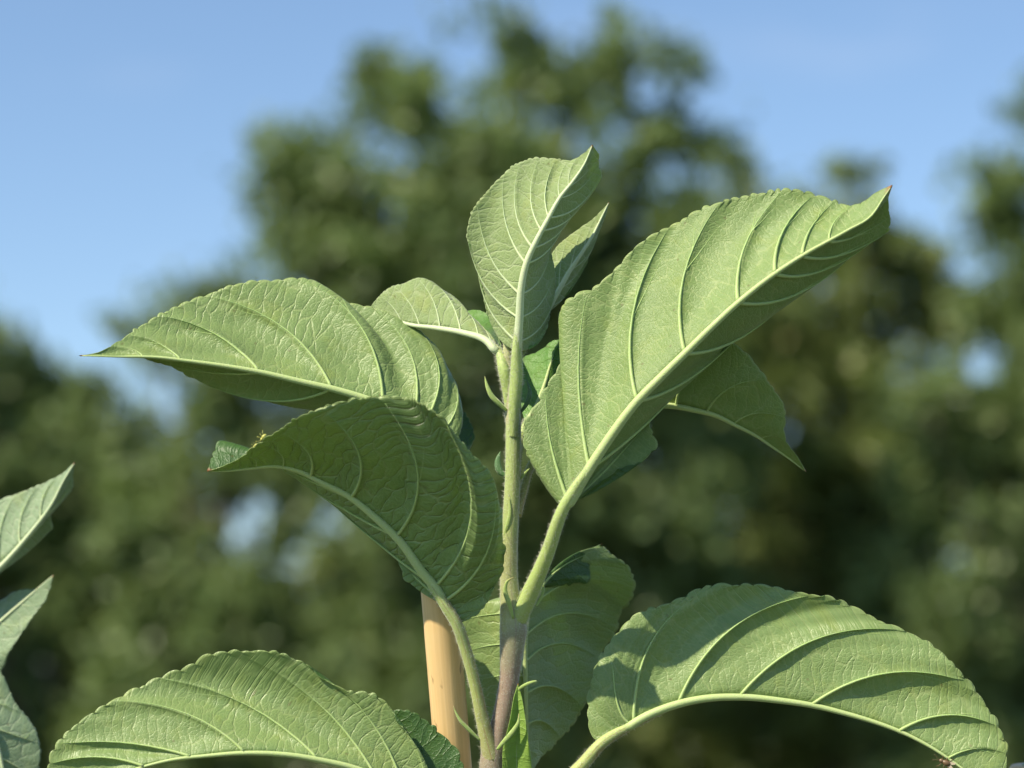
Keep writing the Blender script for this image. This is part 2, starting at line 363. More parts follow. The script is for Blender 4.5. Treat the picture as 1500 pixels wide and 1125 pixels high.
# ------------------------------------------------------------------ the apple leaf
def leaf(parent, mid, mid_d, A, A_d, B, B_d, pairs, petiole=None, visible='under', mats=(None, None), vein_mat=None, pet_mat=None,
         bow=(0.16, 0.05), bowB=(0.16, 0.05), r_mid=5.0, r_vein=2.2, quilt=4.0, tooth=3.4, pitch=13.0, ruffle=3.0, seed=0, nu=340, nv=20,
         name='leaf', label=None, pairsB=None, midrib=True, bow_from=0.0):
    """mid/A/B: photo points from the leaf base to its tip for the midrib and the two margins, *_d: depth profiles.
    pairs: (midrib point, margin point) where each side vein leaves the midrib and where it ends."""
    rng = np.random.default_rng(seed); tooth *= 0.70; r_vein *= 0.84
    cm, ca, cb = Curve(mid, mid_d), Curve(A, A_d), Curve(B, B_d)
    ua = sorted((cm.near(*p), ca.near(*q)) for p, q in pairs)
    if pairsB is None: ub = [(u, np.clip(s, 0, 1)) for u, s in ua]
    else: ub = sorted((cm.near(*p), cb.near(*q)) for p, q in pairsB)
    def clean(l):
        out = [(0.0, 0.0)]
        for u, s in l:
            u = max(u, out[-1][0] + 0.012); s = max(s, out[-1][1] + 0.012)
            if u < 0.985 and s < 0.985: out.append((u, s))
        return out + [(1.0, 1.0)]
    ua, ub = clean(ua), clean(ub)
    fa = lambda u: pchip([p[0] for p in ua], [p[1] for p in ua], u)
    fb = lambda u: pchip([p[0] for p in ub], [p[1] for p in ub], u)
    # sampling that follows the margins
    uu = np.linspace(0, 1, 2000)
    w = np.concatenate([[0], np.cumsum(np.diff(uu) * cm.len + np.abs(np.diff(fa(uu))) * ca.len + np.abs(np.diff(fb(uu))) * cb.len)])
    u = np.interp(np.linspace(0, w[-1], nu), w, uu); u[0] = 0; u[-1] = 1
    v1 = 1 - (1 - np.linspace(0, 1, nv + 1)) ** 1.25
    cam_p = CL
    state = {}
    def half(u, v, side):
        """points of one half, u and v broadcast"""
        f, c, (bu, bn), uk, sg = (fa, ca, bow, ua, 1) if side == 'A' else (fb, cb, bowB, ub, -1)
        Mp = cm(u); E = c(f(u))
        T = cm(np.clip(u + 0.02, 0, 1)) - cm(np.clip(u - 0.02, 0, 1)); T /= np.linalg.norm(T, axis=-1, keepdims=True) + 1e-12
        X = E - Mp; L = np.linalg.norm(X, axis=-1, keepdims=True)
        N = np.cross(T, X * sg); N /= np.linalg.norm(N, axis=-1, keepdims=True) + 1e-9
        sn = np.linalg.norm(np.cross(T, X / (L + 1e-9)), axis=-1, keepdims=True)
        Xn = X / (L + 1e-9); pd = np.sum(T * Xn, -1, keepdims=True) * Xn - T; pd /= np.linalg.norm(pd, axis=-1, keepdims=True) + 1e-6
        C = (Mp + E) / 2 + 2 * L * bu * pd * np.clip(sn / 0.35, 0, 1) * (np.clip(u / bow_from, 0.25, 1)[..., None] if bow_from else 1.0) + 2 * L * bn * sn ** 2 * N * state.get('sgn', 1)
        vv = v[..., None]
        Pt = (1 - vv) ** 2 * Mp + 2 * vv * (1 - vv) * C + vv ** 2 * E
        return Pt, L[..., 0], N * state.get('sgn', 1), T
    # which way the surface faces the camera in the middle of half A
    pm, _, nm, _ = half(np.array([0.5]), np.array([0.5]), 'A')
    state['sgn'] = 1.0 if np.dot(nm[0], cam_p - pm[0]) > 0 else -1.0
    # tooth profile along a margin
    def teeth(s_px, n_seed, total):
        r = np.random.default_rng(seed * 7 + n_seed)
        edges = [0.0]
        while edges[-1] < total + 30: edges.append(edges[-1] + pitch * r.uniform(0.5, 1.6))
        edges = np.array(edges); amp = r.uniform(0.4, 1.45, len(edges))
        k = np.clip(np.searchsorted(edges, s_px, side='right') - 1, 0, len(edges) - 2)
        t = (s_px - edges[k]) / (edges[k + 1] - edges[k])
        t = t ** 0.8
        f = np.sin(np.pi * np.clip(t, 0, 1)) ** 0.6 * amp[k]
        fade = np.clip(s_px / (total * 0.06), 0.1, 1) * np.clip((total - s_px) / (total * 0.10), 0.0, 1)
        return f * fade
    def displaced(u, v, side):
        f, c, uk = (fa, ca, ua) if side == 'A' else (fb, cb, ub)
        Pt, L, N, T = half(u, v, side)
        us = np.array([p[0] for p in uk]); 
        i = np.clip(np.searchsorted(us, u, side='right') - 1, 0, len(us) - 2)
        t = (u - us[i]) / (us[i + 1] - us[i])
        wdt = np.clip((us[i + 1] - us[i]) * cm.len / K / 70.0, 0.15, 1.3)
        prof = np.clip(v / (0.22 if side == 'A' else 0.5), 0, 1) ** 1.2 * np.clip((1.0 - v) / 0.35, 0, 1) ** 0.8 * np.clip(L / K / 90.0, 0, 1) ** 1.3 * (1.0 if side == 'A' else 0.3)
        pill = (4 * t * (1 - t)) ** 0.6 * (1 + 0.9 * (0.5 - t))
        h = -quilt * wdt * pill * prof
        sp = f(u) * c.len / K
        ph = rng_phase[0 if side == 'A' else 1]
        h = h + ruffle * v ** 2.5 * np.clip(L / K / 60, 0, 1) * (np.sin(sp / 19.0 + ph) * 0.55 + np.sin(sp / 8.3 + 2 * ph) * 0.22 + np.sin(sp / 41.0 + ph * 3))
        h = h + 0.5 * np.sin(sp / 5.1 + v * 23 + ph) * np.sin(v * 31 + u * 60) * prof
        Pt = Pt + N * (h * K)[..., None]
        E2, _, _, _ = half(u, np.full_like(v, 0.93), side); E1, _, _, _ = half(u, np.ones_like(v), side)
        raw = E1 - E2
        sm = f(u); tg = c(np.clip(sm + 0.006, 0, 1)) - c(np.clip(sm - 0.006, 0, 1)); tg /= np.linalg.norm(tg, axis=-1, keepdims=True) + 1e-9
        od = raw - tg * np.sum(raw * tg, -1, keepdims=True); od /= np.linalg.norm(od, axis=-1, keepdims=True) + 1e-7
        ramp = np.clip((v - 0.90) / 0.10, 0, 1) ** 1.5
        Pt = Pt + od * (ramp * tooth * (teeth(sp, 1 if side == 'A' else 2, c.len / K) - 0.45) * np.clip(L / K / 25, 0, 1) * K)[..., None]
        return Pt, L, N
    rng_phase = rng.uniform(0, 6.28, 2)
    U, V = np.meshgrid(u, v1, indexing='ij')
    PA, LA, NA = displaced(U, V, 'A'); PB, LB, NB = displaced(U, V, 'B')
    G = np.concatenate([PB[:, :0:-1], PA], axis=1)                  # nu x (2nv+1), B margin .. midrib .. A margin
    nw = G.shape[1]
    gu = np.gradient(G, axis=0); gw = np.gradient(G, axis=1)
    Nn = np.cross(gu, gw); ln = np.linalg.norm(Nn, axis=-1, keepdims=True)
    good = ln[..., 0] > 1e-14
    Nn = Nn / np.maximum(ln, 1e-14)
    s = 1.0 if np.sum(Nn[nu // 2, nv:] * NA[nu // 2]) > 0 else -1.0
    Nn *= s                                                          # towards the viewer's side of half A
    Nn[~good] = NA[nu // 2, nv // 2]
    und = 1.0 if visible == 'under' else -1.0
    th = np.full((nu, nw), 0.85 * K)
    wv = np.concatenate([-v1[:0:-1], v1]); th *= (1 - 0.55 * np.abs(wv) ** 6)[None]
    lo = G + Nn * und * th[..., None]; up = G - Nn * und * th[..., None]
    Vv = np.concatenate([lo.reshape(-1, 3), up.reshape(-1, 3)])
    i = np.arange(nu - 1)[:, None] * nw; j = np.arange(nw - 1)[None]
    q = np.stack([i + j, i + j + 1, i + nw + j + 1, i + nw + j], -1).reshape(-1, 4)
    # orientation: lower face must look along +Nn*und
    flip = (s * und) < 0
    ql = q[:, ::-1] if flip else q
    qu = (q if flip else q[:, ::-1]) + nu * nw
    per = np.concatenate([np.arange(nw), np.arange(1, nu) * nw + nw - 1, (nu - 1) * nw + np.arange(nw - 2, -1, -1), np.arange(nu - 2, 0, -1) * nw])
    pn = np.roll(per, -1); off = nu * nw
    qe = np.stack([per, per + off, pn + off, pn], -1)
    if flip: qe = qe[:, ::-1]
    Q = np.concatenate([ql, qu, qe])
    mi = np.concatenate([np.zeros(len(ql)), np.ones(len(qu)), np.zeros(len(qe))]).astype(int)
    def flat(Pt, sg):
        Mp = cm(U); T = cm(np.clip(U + 0.02, 0, 1)) - cm(np.clip(U - 0.02, 0, 1)); T /= np.linalg.norm(T, axis=-1, keepdims=True)
        X = Pt - Mp; al = np.sum(X * T, -1); pe = np.sqrt(np.maximum(np.sum(X * X, -1) - al ** 2, 0))
        return np.stack([U * cm.len + al, sg * pe], -1) / K
    FA, FB = flat(PA, 1), flat(PB, -1)
    uv = np.concatenate([FB[:, :0:-1], FA], axis=1).reshape(-1, 2); uv = np.vstack([uv, uv])
    pu = np.stack([np.repeat(u[:, None], nw, 1), np.repeat(wv[None], nu, 0)], -1).reshape(-1, 2); pu = np.vstack([pu, pu])
    base = cm(np.array([0.0]))[0]
    lf = mesh_obj(name, Vv, Q, list(mats), parent, base, mat_idx=mi, uv=uv, uv2=pu)
    if label: lf['label'] = label
    side_mat = M_SIDE_PALE if vein_mat is M_VEIN_PALE else M_SIDE
    # midrib on the underside
    us = np.linspace(0, 0.992, 70)
    _, _, nA, _ = half(us, np.full(70, 0.3), 'A'); _, _, nB, _ = half(us, np.full(70, 0.3), 'B')
    nmid = nA + nB; nmid /= np.linalg.norm(nmid, axis=1)[:, None] + 1e-9
    rm = (r_mid * (1 - us) ** 0.8 + 0.5) * K
    mp = cm(us) + nmid * und * (rm * 0.55)[:, None]
    if midrib: tube('midrib', mp, rm, vein_mat, lf, sides=10)
    for side, uk in (('A', ua), ('B', ub)):
        for (a, _s) in uk[1:-1]:
            vv = np.linspace(0.0, 0.96, 34)
            wob_ = 0.012 * rng.normal(); du = wob_ * vv * (1 - vv)
            pt, L, N = displaced(np.clip(a + du, 0.001, 0.99), vv, side)
            us_ = np.array([p[0] for p in uk]); gap_ = np.min(np.abs(us_ - a)[np.abs(us_ - a) > 1e-6])
            if L[0] / K > 60 and gap_ * cm.len / K > 28 and rng.uniform() < 0.9:
                for sg_, v0 in ((1, rng.uniform(0.42, 0.62)), (-1, rng.uniform(0.35, 0.7))):
                    if rng.uniform() < 0.3: continue
                    vf = np.linspace(v0, rng.uniform(0.86, 0.95), 16); tf = (vf - v0) / (vf[-1] - v0)
                    uf = np.clip(a + wob_ * v0 * (1 - v0) + sg_ * rng.uniform(0.25, 0.42) * gap_ * tf ** 1.1 + 0.03 * gap_ * np.sin(tf * 7) * tf, 0.002, 0.99)
                    pf, _, Nf = displaced(uf, vf, side)
                    rf = r_vein * 0.40 * (1 - 0.8 * tf) * K
                    side_tube('side_vein', pf + Nf * und * (rf * 0.3 + 0.5 * K)[:, None], rf, M_FORK, lf, sides=6)
            rv = r_vein * np.clip(L[0] / K / 110.0, 0.45, 1.15) * (1 - 0.93 * vv ** 0.9) * K
            side_tube('side_vein', pt + N * und * (rv * 0.65 + 0.5 * K)[:, None], rv, side_mat, lf, sides=8)
    if petiole is not None:
        pe = np.array(petiole, float)
        cp = np.vstack([P(pe[:-1, 0], pe[:-1, 1], pe[:-1, 2]), mp[[0, 9]]]); rp = np.concatenate([pe[:-1, 3] * K, rm[[0, 9]] * np.array([1.04, 0.7])])
        tc_ = np.concatenate([[0], np.cumsum(np.linalg.norm(np.diff(cp, axis=0), axis=1))]); tc_ /= tc_[-1]
        q = hermite(tc_, np.hstack([cp, rp[:, None]]), np.linspace(0, 1, 60))
        V2, Q2, T2, uv2 = tube_arrays(q[:, :3], q[:, 3], 16)
        uv2[:, 0] /= uv2[:, 0].max()
        mesh_obj('petiole', V2, Q2, pet_mat, lf, uv=uv2, uv2=uv2, tris=T2)
        down(q[:-4, :3], q[:-4, 3], lf, 1100, seed + 300, 5.0)
    return lf

M_BUD = leaf_material('bud_leaf', (0.26, 0.42, 0.07), (0.36, 0.50, 0.12), (0.42, 0.62, 0.05), fuzz=0.3, under=False)
OLD = (M_UNDER, M_UPPER); YOUNG = (M_YOUNG, M_YOUNG_UP)

# ------------------------------------------------------------------ ground
def ground():
    m, nt = new_mat('meadow_ground'); g = NT(nt)
    tc = g.node('ShaderNodeTexCoord').outputs['Object']
    n = g.node('ShaderNodeTexNoise', {'Vector': tc, 'Scale': 0.8, 'Detail': 8.0, 'Roughness': 0.7}).outputs['Fac']
    n2 = g.node('ShaderNodeTexNoise', {'Vector': tc, 'Scale': 40.0, 'Detail': 4.0}).outputs['Fac']
    col = g.mix(n, (0.035, 0.065, 0.018), (0.11, 0.13, 0.045))
    col = g.mix(g.math('MULTIPLY', n2, 0.5), col, (0.10, 0.085, 0.05))
    bp = g.node('ShaderNodeBump', {'Height': n2, 'Strength': 0.8, 'Distance': 0.05}).outputs[0]
    p = g.node('ShaderNodeBsdfPrincipled', {'Base Color': col, 'Roughness': 0.9, 'Normal': bp}).outputs[0]
    g.node('ShaderNodeOutputMaterial', {0: p})
    R = 1500.0; n = 40
    x = np.sign(np.linspace(-1, 1, n)) * np.abs(np.linspace(-1, 1, n)) ** 3 * R
    X, Y = np.meshgrid(x, x, indexing='ij')
    Vv = np.stack([X, Y, np.zeros_like(X)], -1).reshape(-1, 3)
    i = np.arange(n - 1)[:, None] * n; j = np.arange(n - 1)[None]
    Q = np.stack([i + j, i + n + j, i + n + j + 1, i + j + 1], -1).reshape(-1, 4)
    o = mesh_obj('ground', Vv, Q, m, origin=(0, 0, 0)); o['kind'] = 'structure'
ground()

# ------------------------------------------------------------------ background trees
def foliage_material(name, a, b, c):
    m, nt = new_mat(name); g = NT(nt)
    tc = g.node('ShaderNodeTexCoord').outputs['Object']
    n = g.node('ShaderNodeTexNoise', {'Vector': tc, 'Scale': 2.2, 'Detail': 4.0, 'Roughness': 0.7}).outputs['Fac']
    col = g.mix(g.sstep(n, 0.3, 0.7), a, b)
    rnd = g.node('ShaderNodeUVMap', uv_map='map').outputs[0]
    r = g.node('ShaderNodeSeparateXYZ', {0: rnd}).outputs[0]
    col = g.mix(g.sstep(r, 0.90, 0.99), col, c)
    p = g.node('ShaderNodeBsdfPrincipled', {'Base Color': col, 'Roughness': 0.42, 'Specular IOR Level': 0.5}).outputs[0]
    t = g.node('ShaderNodeBsdfTranslucent', {'Color': g.mix(0.5, col, (0.22, 0.30, 0.03))}).outputs[0]
    g.node('ShaderNodeOutputMaterial', {0: g.node('ShaderNodeMixShader', {0: 0.38, 1: p, 2: t}).outputs[0]})
    return m
def bark_material():
    m, nt = new_mat('tree_bark'); g = NT(nt)
    tc = g.node('ShaderNodeTexCoord').outputs['Object']
    n = g.node('ShaderNodeTexNoise', {'Vector': tc, 'Scale': 14.0, 'Detail': 6.0}).outputs['Fac']
    col = g.mix(n, (0.05, 0.04, 0.03), (0.16, 0.13, 0.10))
    bp = g.node('ShaderNodeBump', {'Height': n, 'Strength': 0.8, 'Distance': 0.03}).outputs[0]
    g.node('ShaderNodeOutputMaterial', {0: g.node('ShaderNodeBsdfPrincipled', {'Base Color': col, 'Roughness': 0.85, 'Normal': bp}).outputs[0]})
    return m
M_BARK = bark_material()
M_FOL = foliage_material('tree_foliage', (0.095, 0.152, 0.058), (0.250, 0.340, 0.125), (0.36, 0.42, 0.19))
M_FOL_OLIVE = foliage_material('olive_tree_foliage', (0.120, 0.175, 0.058), (0.310, 0.385, 0.125), (0.42, 0.40, 0.16))

def background_tree(name, D, blobs, trunk_px, mat, seed, label, gaps=(), leaf_size=0.072, dens=1.0, group='trees in the background'):
    """blobs: (px, py, rx, ry, density, depth offset m) clumps of the crown, all hung in real space at distance D"""
    r = np.random.default_rng(seed)
    s = D * 36.0 / LENS / 1500.0
    base = W(trunk_px, 900, D); base[2] = 0.0
    t = empty(name, base)
    tag(t, label, 'shrub' if 'shrub' in name else 'tree', group)
    cent = []
    for bl in blobs:
        x, y, rx, ry, dn = bl[:5]; dz = bl[5] if len(bl) > 5 else 0.0
        nb_ = max(1, int(round(dn * dens * rx * ry / 950.0)))
        q = r.normal(size=(nb_, 3)); q /= np.linalg.norm(q, axis=1)[:, None]
        q *= r.uniform(0.05, 1, (nb_, 1)) ** 0.45
        m_ = 9
        spread = np.repeat(r.uniform(0.55, 1.35, nb_), m_) * min(27.0, 0.45 * min(rx, ry) + 4)
        g_ = r.normal(size=(nb_ * m_, 3)) * spread[:, None]
        px = x + np.repeat(q[:, 0] * rx, m_) + g_[:, 0]; py = y + np.repeat(q[:, 1] * ry, m_) + g_[:, 1] * 0.8
        dd = D + dz + np.repeat(q[:, 2], m_) * 0.5 * (rx + ry) * s * 0.9 + g_[:, 2] * s
        n = nb_ * m_
        keep = np.ones(n, bool)
        for gx, gy, gw, gh in gaps: keep &= ((px - gx) / (gw + 12)) ** 2 + ((py - gy) / (gh + 12)) ** 2 > 1
        cent.append(W(px, py, dd)[keep])
    cent = np.concatenate(cent)
    per = 24
    nL = len(cent) * per
    off = r.normal(size=(nL, 3)) * np.repeat(r.uniform(0.03, 0.075, len(cent)), per)[:, None]
    C = np.repeat(cent, per, 0) + off
    C[:, 2] = np.maximum(C[:, 2], 0.12)
    # leaf blades: pointed, folded along the midrib
    a = r.normal(size=(nL, 3)); a[:, 2] -= 0.3; a /= np.linalg.norm(a, axis=1)[:, None]
    b = np.cross(a, r.normal(size=(nL, 3)) * 0.6 + np.array([0, 0, 1.0])); b /= np.linalg.norm(b, axis=1)[:, None] + 1e-9
    nrm = np.cross(a, b)
    L = leaf_size * r.uniform(0.65, 1.3, nL)[:, None]
    v = np.stack([C - a * L * 0.5, C + b * L * 0.33 + nrm * L * 0.10, C + a * L * 0.55, C - b * L * 0.33 + nrm * L * 0.10], 1).reshape(-1, 3)
    k = np.arange(nL)[:, None] * 4
    tri = np.concatenate([k + np.array([[0, 1, 2]]), k + np.array([[0, 2, 3]])])
    rn = np.repeat(r.uniform(0, 1, nL), 4); uv = np.stack([rn, rn], -1)
    mesh_obj('crown', v, np.zeros((0, 4)), mat, t, tris=tri, uv=uv, smooth=False)
    # trunk and limbs
    top = cent[np.argsort(cent[:, 2])[-max(3, len(cent) // 50):]].mean(axis=0)
    mids = np.array([base, base + (top - base) * np.array([0.25, 0.25, 0.3]) + np.array([0.05, 0, 0]), base + (top - base) * np.array([0.6, 0.6, 0.65]), top])
    tt = np.linspace(0, 1, 20); pts = hermite([0, 0.3, 0.65, 1], mids, tt)
    H = top[2]
    tube('trunk', pts, 0.030 * H * (1 - tt) ** 0.8 * 0.7 + 0.008, M_BARK, t, sides=10)
    for i in range(12):
        q = cent[r.integers(len(cent))]
        f = np.clip((q[2] / H) * 0.55, 0.12, 0.8); p0 = hermite([0, 0.3, 0.65, 1], mids, np.array([f]))[0]
        mid = (p0 + q) / 2 + np.array([0, 0, -0.08 * np.linalg.norm(q - p0)])
        tq = np.linspace(0, 1, 8)
        tube('limb', hermite([0, 0.5, 1], np.array([p0, mid, q]), tq), 0.012 * (1 - tq) * H / 5 + 0.006, M_BARK, t, sides=6)
    return t

background_tree('broadleaf_tree', 15.0, [
    (720, 470, 290, 260, 1.0), (640, 330, 220, 190, 1.0), (860, 330, 180, 180, 0.9), (745, 150, 130, 120, 0.75), (740, 40, 38, 60, 0.6),
    (880, 85, 60, 60, 0.7), (600, 150, 62, 70, 0.7), (960, 190, 75, 90, 0.7), (1000, 130, 30, 60, 0.3), (480, 240, 85, 100, 0.9), (470, 340, 70, 70, 0.9),
    (1040, 240, 40, 80, 0.35), (560, 90, 22, 46, 0.3),
    (700, 760, 280, 260, 1.1), (700, 1010, 260, 220, 1.1), (900, 520, 180, 200, 1.0), (960, 760, 150, 240, 1.0)],
    720, M_FOL, 3, 'tallest leafy green tree, its pointed crown rising behind the apple shoot',
    gaps=[(790, 175, 26, 24), (690, 75, 26, 40), (540, 215, 18, 20), (860, 210, 18, 22), (985, 250, 14, 22), (455, 815, 36, 48), (500, 760, 14, 26)])
background_tree('broadleaf_tree', 17.0, [
    (1160, 560, 170, 240, 1.0), (1290, 620, 150, 230, 1.0), (1190, 270, 18, 66, 0.35), (1255, 270, 16, 44, 0.35), (1110, 330, 70, 70, 0.8), (1240, 390, 100, 80, 0.9),
    (1350, 430, 70, 90, 0.9), (1395, 440, 50, 70, 0.7), (1300, 350, 60, 50, 0.7), (1200, 850, 220, 220, 1.0), (1090, 760, 90, 110, 1.0), (1150, 1040, 260, 160, 1.0)],
    1200, M_FOL_OLIVE, 5, 'broad olive green tree behind the big right leaf of the apple shoot',
    gaps=[(1412, 380, 12, 36)])
background_tree('broadleaf_tree', 15.5, [
    (1470, 300, 60, 90, 0.7), (1500, 190, 40, 50, 0.35), (1440, 330, 40, 60, 0.6), (1480, 460, 80, 100, 0.8), (1420, 640, 140, 110, 1.0), (1500, 560, 90, 120, 1.0),
    (1430, 820, 170, 180, 1.0), (1420, 1030, 200, 160, 1.0), (1600, 500, 120, 300, 1.0)],
    1500, M_FOL, 8, 'green tree with a thin top shoot beyond the broad olive tree',
    gaps=[(1445, 530, 24, 30), (1412, 380, 14, 36)])
background_tree('broadleaf_tree', 16.0, [
    (60, 590, 100, 100, 0.9), (50, 500, 30, 50, 0.5), (150, 690, 140, 120, 1.0), (240, 620, 70, 120, 0.6), (30, 720, 140, 160, 1.0), (120, 900, 190, 170, 1.0), (100, 1050, 220, 140, 1.0),
    (-120, 700, 150, 300, 1.0)],
    80, M_FOL, 11, 'dark green tree rising behind the pale neighbouring leaves',
    gaps=[(255, 590, 26, 38)])
background_tree('broadleaf_tree', 15.2, [
    (250, 470, 60, 60, 0.55), (350, 470, 60, 80, 0.6), (390, 560, 80, 80, 0.8), (200, 520, 40, 50, 0.4), (350, 690, 120, 100, 0.9), (310, 600, 90, 70, 0.6), (400, 800, 120, 110, 0.6), (250, 850, 110, 150, 1.0), (420, 960, 170, 170, 1.0), (300, 1060, 180, 120, 1.0), (500, 640, 90, 130, 1.0)],
    330, M_FOL, 14, 'lower dark green tree with sky gaps, filling the space beside the tallest tree',
    gaps=[(360, 780, 26, 40), (455, 815, 30, 44), (255, 590, 24, 34), (500, 760, 12, 22)])

# the row goes on beyond both ends of the view
for k, (x, top, lab) in enumerate([(-420, 330, 'round crowned green tree next in the row past the pale neighbouring shoot'), (-900, 120, 'tall green tree second in the row past the pale neighbouring shoot'),
                                   (1930, 240, 'broad green tree next in the row past the one with a thin top shoot'), (2420, 90, 'tall green tree second in the row past the one with a thin top shoot')]):
    background_tree('broadleaf_tree', 15.5 + 0.4 * (k % 2), [(x, top + 160, 190, 160, 0.9), (x - 130, top + 330, 170, 170, 0.9), (x + 120, top + 360, 190, 180, 0.9), (x, top + 560, 280, 220, 1.0),
                    (x, 1000, 300, 200, 1.0), (x + 40, top + 30, 70, 60, 0.7)], x, M_FOL_OLIVE if k % 2 else M_FOL, 60 + k, lab)
for k, (x, lab) in enumerate([(60, 'low dark hedge shrub under the dark tree behind the pale neighbouring leaves'), (420, 'low dark hedge shrub under the lower dark green tree'), (800, 'low dark hedge shrub at the foot of the tallest tree'),
                              (1150, 'low dark hedge shrub at the foot of the broad olive tree'), (1480, 'low dark hedge shrub below the green tree with a thin top shoot')]):
    background_tree('hedge_shrub', 18.5, [(x, 960, 240, 130, 1.0), (x - 60, 1080, 230, 120, 1.1), (x + 90, 900, 120, 110, 0.8)], x, M_FOL_OLIVE if k % 2 else M_FOL, 40 + k, lab, group='hedge shrubs behind the trees', leaf_size=0.085)

# ------------------------------------------------------------------ the apple shoot
foot = P(706, 1125, 10).copy(); foot[2] = 0.0
apple = empty('apple_sapling', foot)
tag(apple, 'young apple shoot in focus with downy stem and large serrated leaves', 'apple sapling')

stem_px = [(744, 500, 12, 7), (745, 540, 10, 8.5), (750, 580, 6, 10), (752, 640, 4, 11.5), (751, 700, 2, 11.5), (748, 760, 0, 12), (746, 800, 0, 12.5), (746, 860, 0, 14), (750, 900, 0, 17.5),
           (752, 922, 0, 20), (750, 945, 0, 18), (747, 985, 0, 14.8), (738, 1040, 0, 14.5), (729, 1078, 0, 15.5), (723, 1105, 0, 18.5), (721, 1128, 0, 19), (720, 1150, 0, 17), (718, 1200, 0, 22)]
w1, r1 = smooth_path(stem_px, 150)
last = w1[-1]; tl = np.linspace(0, 1, 26)[1:]
w2 = last + (foot - last) * tl[:, None]; r2 = r1[-1] + (0.0068 - r1[-1]) * tl
M_STEM = stalk_material('young_apple_stem', [(0.0, (0.40, 0.42, 0.20)), (0.13, (0.42, 0.38, 0.20)), (0.17, (0.36, 0.44, 0.15)), (0.38, (0.36, 0.43, 0.15)), (0.43, (0.36, 0.38, 0.17)),
                                                 (0.56, (0.36, 0.39, 0.17)), (0.60, (0.30, 0.30, 0.17)), (0.68, (0.27, 0.20, 0.145)), (0.80, (0.31, 0.225, 0.165)), (0.86, (0.29, 0.24, 0.16)), (1.0, (0.26, 0.21, 0.14))],
                        span=720.0, sheen=0.7, blush=((0.25, 0.17, 0.14), 3.3, 0.45))
stem = tube('stem', np.vstack([w1, w2]), np.concatenate([r1, r2]), M_STEM, apple, sides=24)
down(w1, r1, stem, 3800, 77, 5.0)

# A: upright leaf at the top
leaf(apple, [(757, 512), (760, 467), (763, 421), (771, 384), (787, 349), (803, 320), (821, 288), (840, 264), (856, 240), (868, 212)], [(0, -14), (0.5, -32), (1, -14)],
     [(751, 508), (736, 500), (716, 467), (707, 427), (699, 387), (695, 368), (686, 348), (690, 320), (701, 296), (723, 268), (755, 241), (781, 232), (811, 232), (840, 234), (855, 226), (868, 212)],
     [(0, -8), (0.3, 14), (0.7, 16), (1, -14)],
     [(763, 512), (770, 510), (793, 495), (803, 465), (809, 440), (812, 408), (809, 381), (807, 363), (816, 336), (835, 307), (853, 287), (868, 272), (881, 258), (876, 243), (876, 225), (868, 212)],
     [(0, -8), (0.25, 45), (0.6, 34), (0.85, 22), (1, -14)],
     [((758, 500), (698, 385)), ((759, 465), (686, 350)), ((760, 430), (700, 297)), ((768, 384), (738, 254)), ((776, 360), (763, 237)), ((789, 335), (790, 231)), ((803, 318), (815, 232)), ((820, 289), (832, 233)), ((833, 272), (848, 231))],
     petiole=[(752, 640, -2, 7), (754, 590, -8, 9), (757, 545, -12, 9.5), (757, 512, -16, 8)],
     mats=YOUNG, vein_mat=M_VEIN_PALE, pet_mat=M_PETIOLE, r_mid=6.5, r_vein=2.0, quilt=7.0, tooth=3.6, pitch=10, seed=1, bow=(0.12, 0.03), ruffle=2.2)

# C: the big leaf reaching right
leaf(apple, [(829, 742), (860, 690), (893, 640), (932, 588), (968, 551), (1004, 516), (1042, 479), (1080, 444), (1136, 400), (1176, 374), (1240, 338), (1276, 316), (1294, 290), (1307, 271)],
     [(0, -70), (0.4, -100), (0.8, -90), (1, -70)],
     [(824, 746), (805, 722), (785, 690), (772, 655), (770, 622), (788, 592), (803, 562), (822, 525), (823, 495), (818, 466), (822, 452), (870, 424), (905, 390), (940, 353), (1000, 320), (1050, 300), (1100, 287), (1172, 280), (1215, 290), (1243, 299), (1262, 298), (1288, 279), (1307, 271)],
     [(0, -60), (0.18, -38), (0.35, -8), (0.6, -8), (0.85, -30), (1, -70)],
     [(864, 716), (900, 692), (938, 674), (956, 655), (953, 625), (960, 588), (1014, 541), (1057, 503), (1096, 468), (1140, 432), (1220, 392), (1280, 347), (1301, 332), (1303, 312), (1303, 288), (1307, 271)],
     [(0, -68), (0.15, -30), (0.35, 2), (0.6, 12), (0.85, -20), (1, -70)],
     [((832, 738), (800, 570)), ((864, 684), (866, 430)), ((934, 586), (980, 331)), ((1004, 516), (1058, 298)), ((1082, 442), (1148, 282)), ((1136, 400), (1192, 284)), ((1176, 374), (1222, 293)), ((1215, 352), (1250, 299))],
     petiole=[(757, 908, -2, 15), (775, 872, -14, 13), (800, 815, -42, 10.5), (829, 742, -76, 10)],
     mats=(M_UNDER_FINE, M_UPPER), vein_mat=M_VEIN, pet_mat=M_PETIOLE, r_mid=7.8, r_vein=3.2, quilt=7.0, tooth=6.5, pitch=17, seed=2, bow_from=0.28, bow=(0.115, 0.04), ruffle=3.5, nu=460, nv=24)

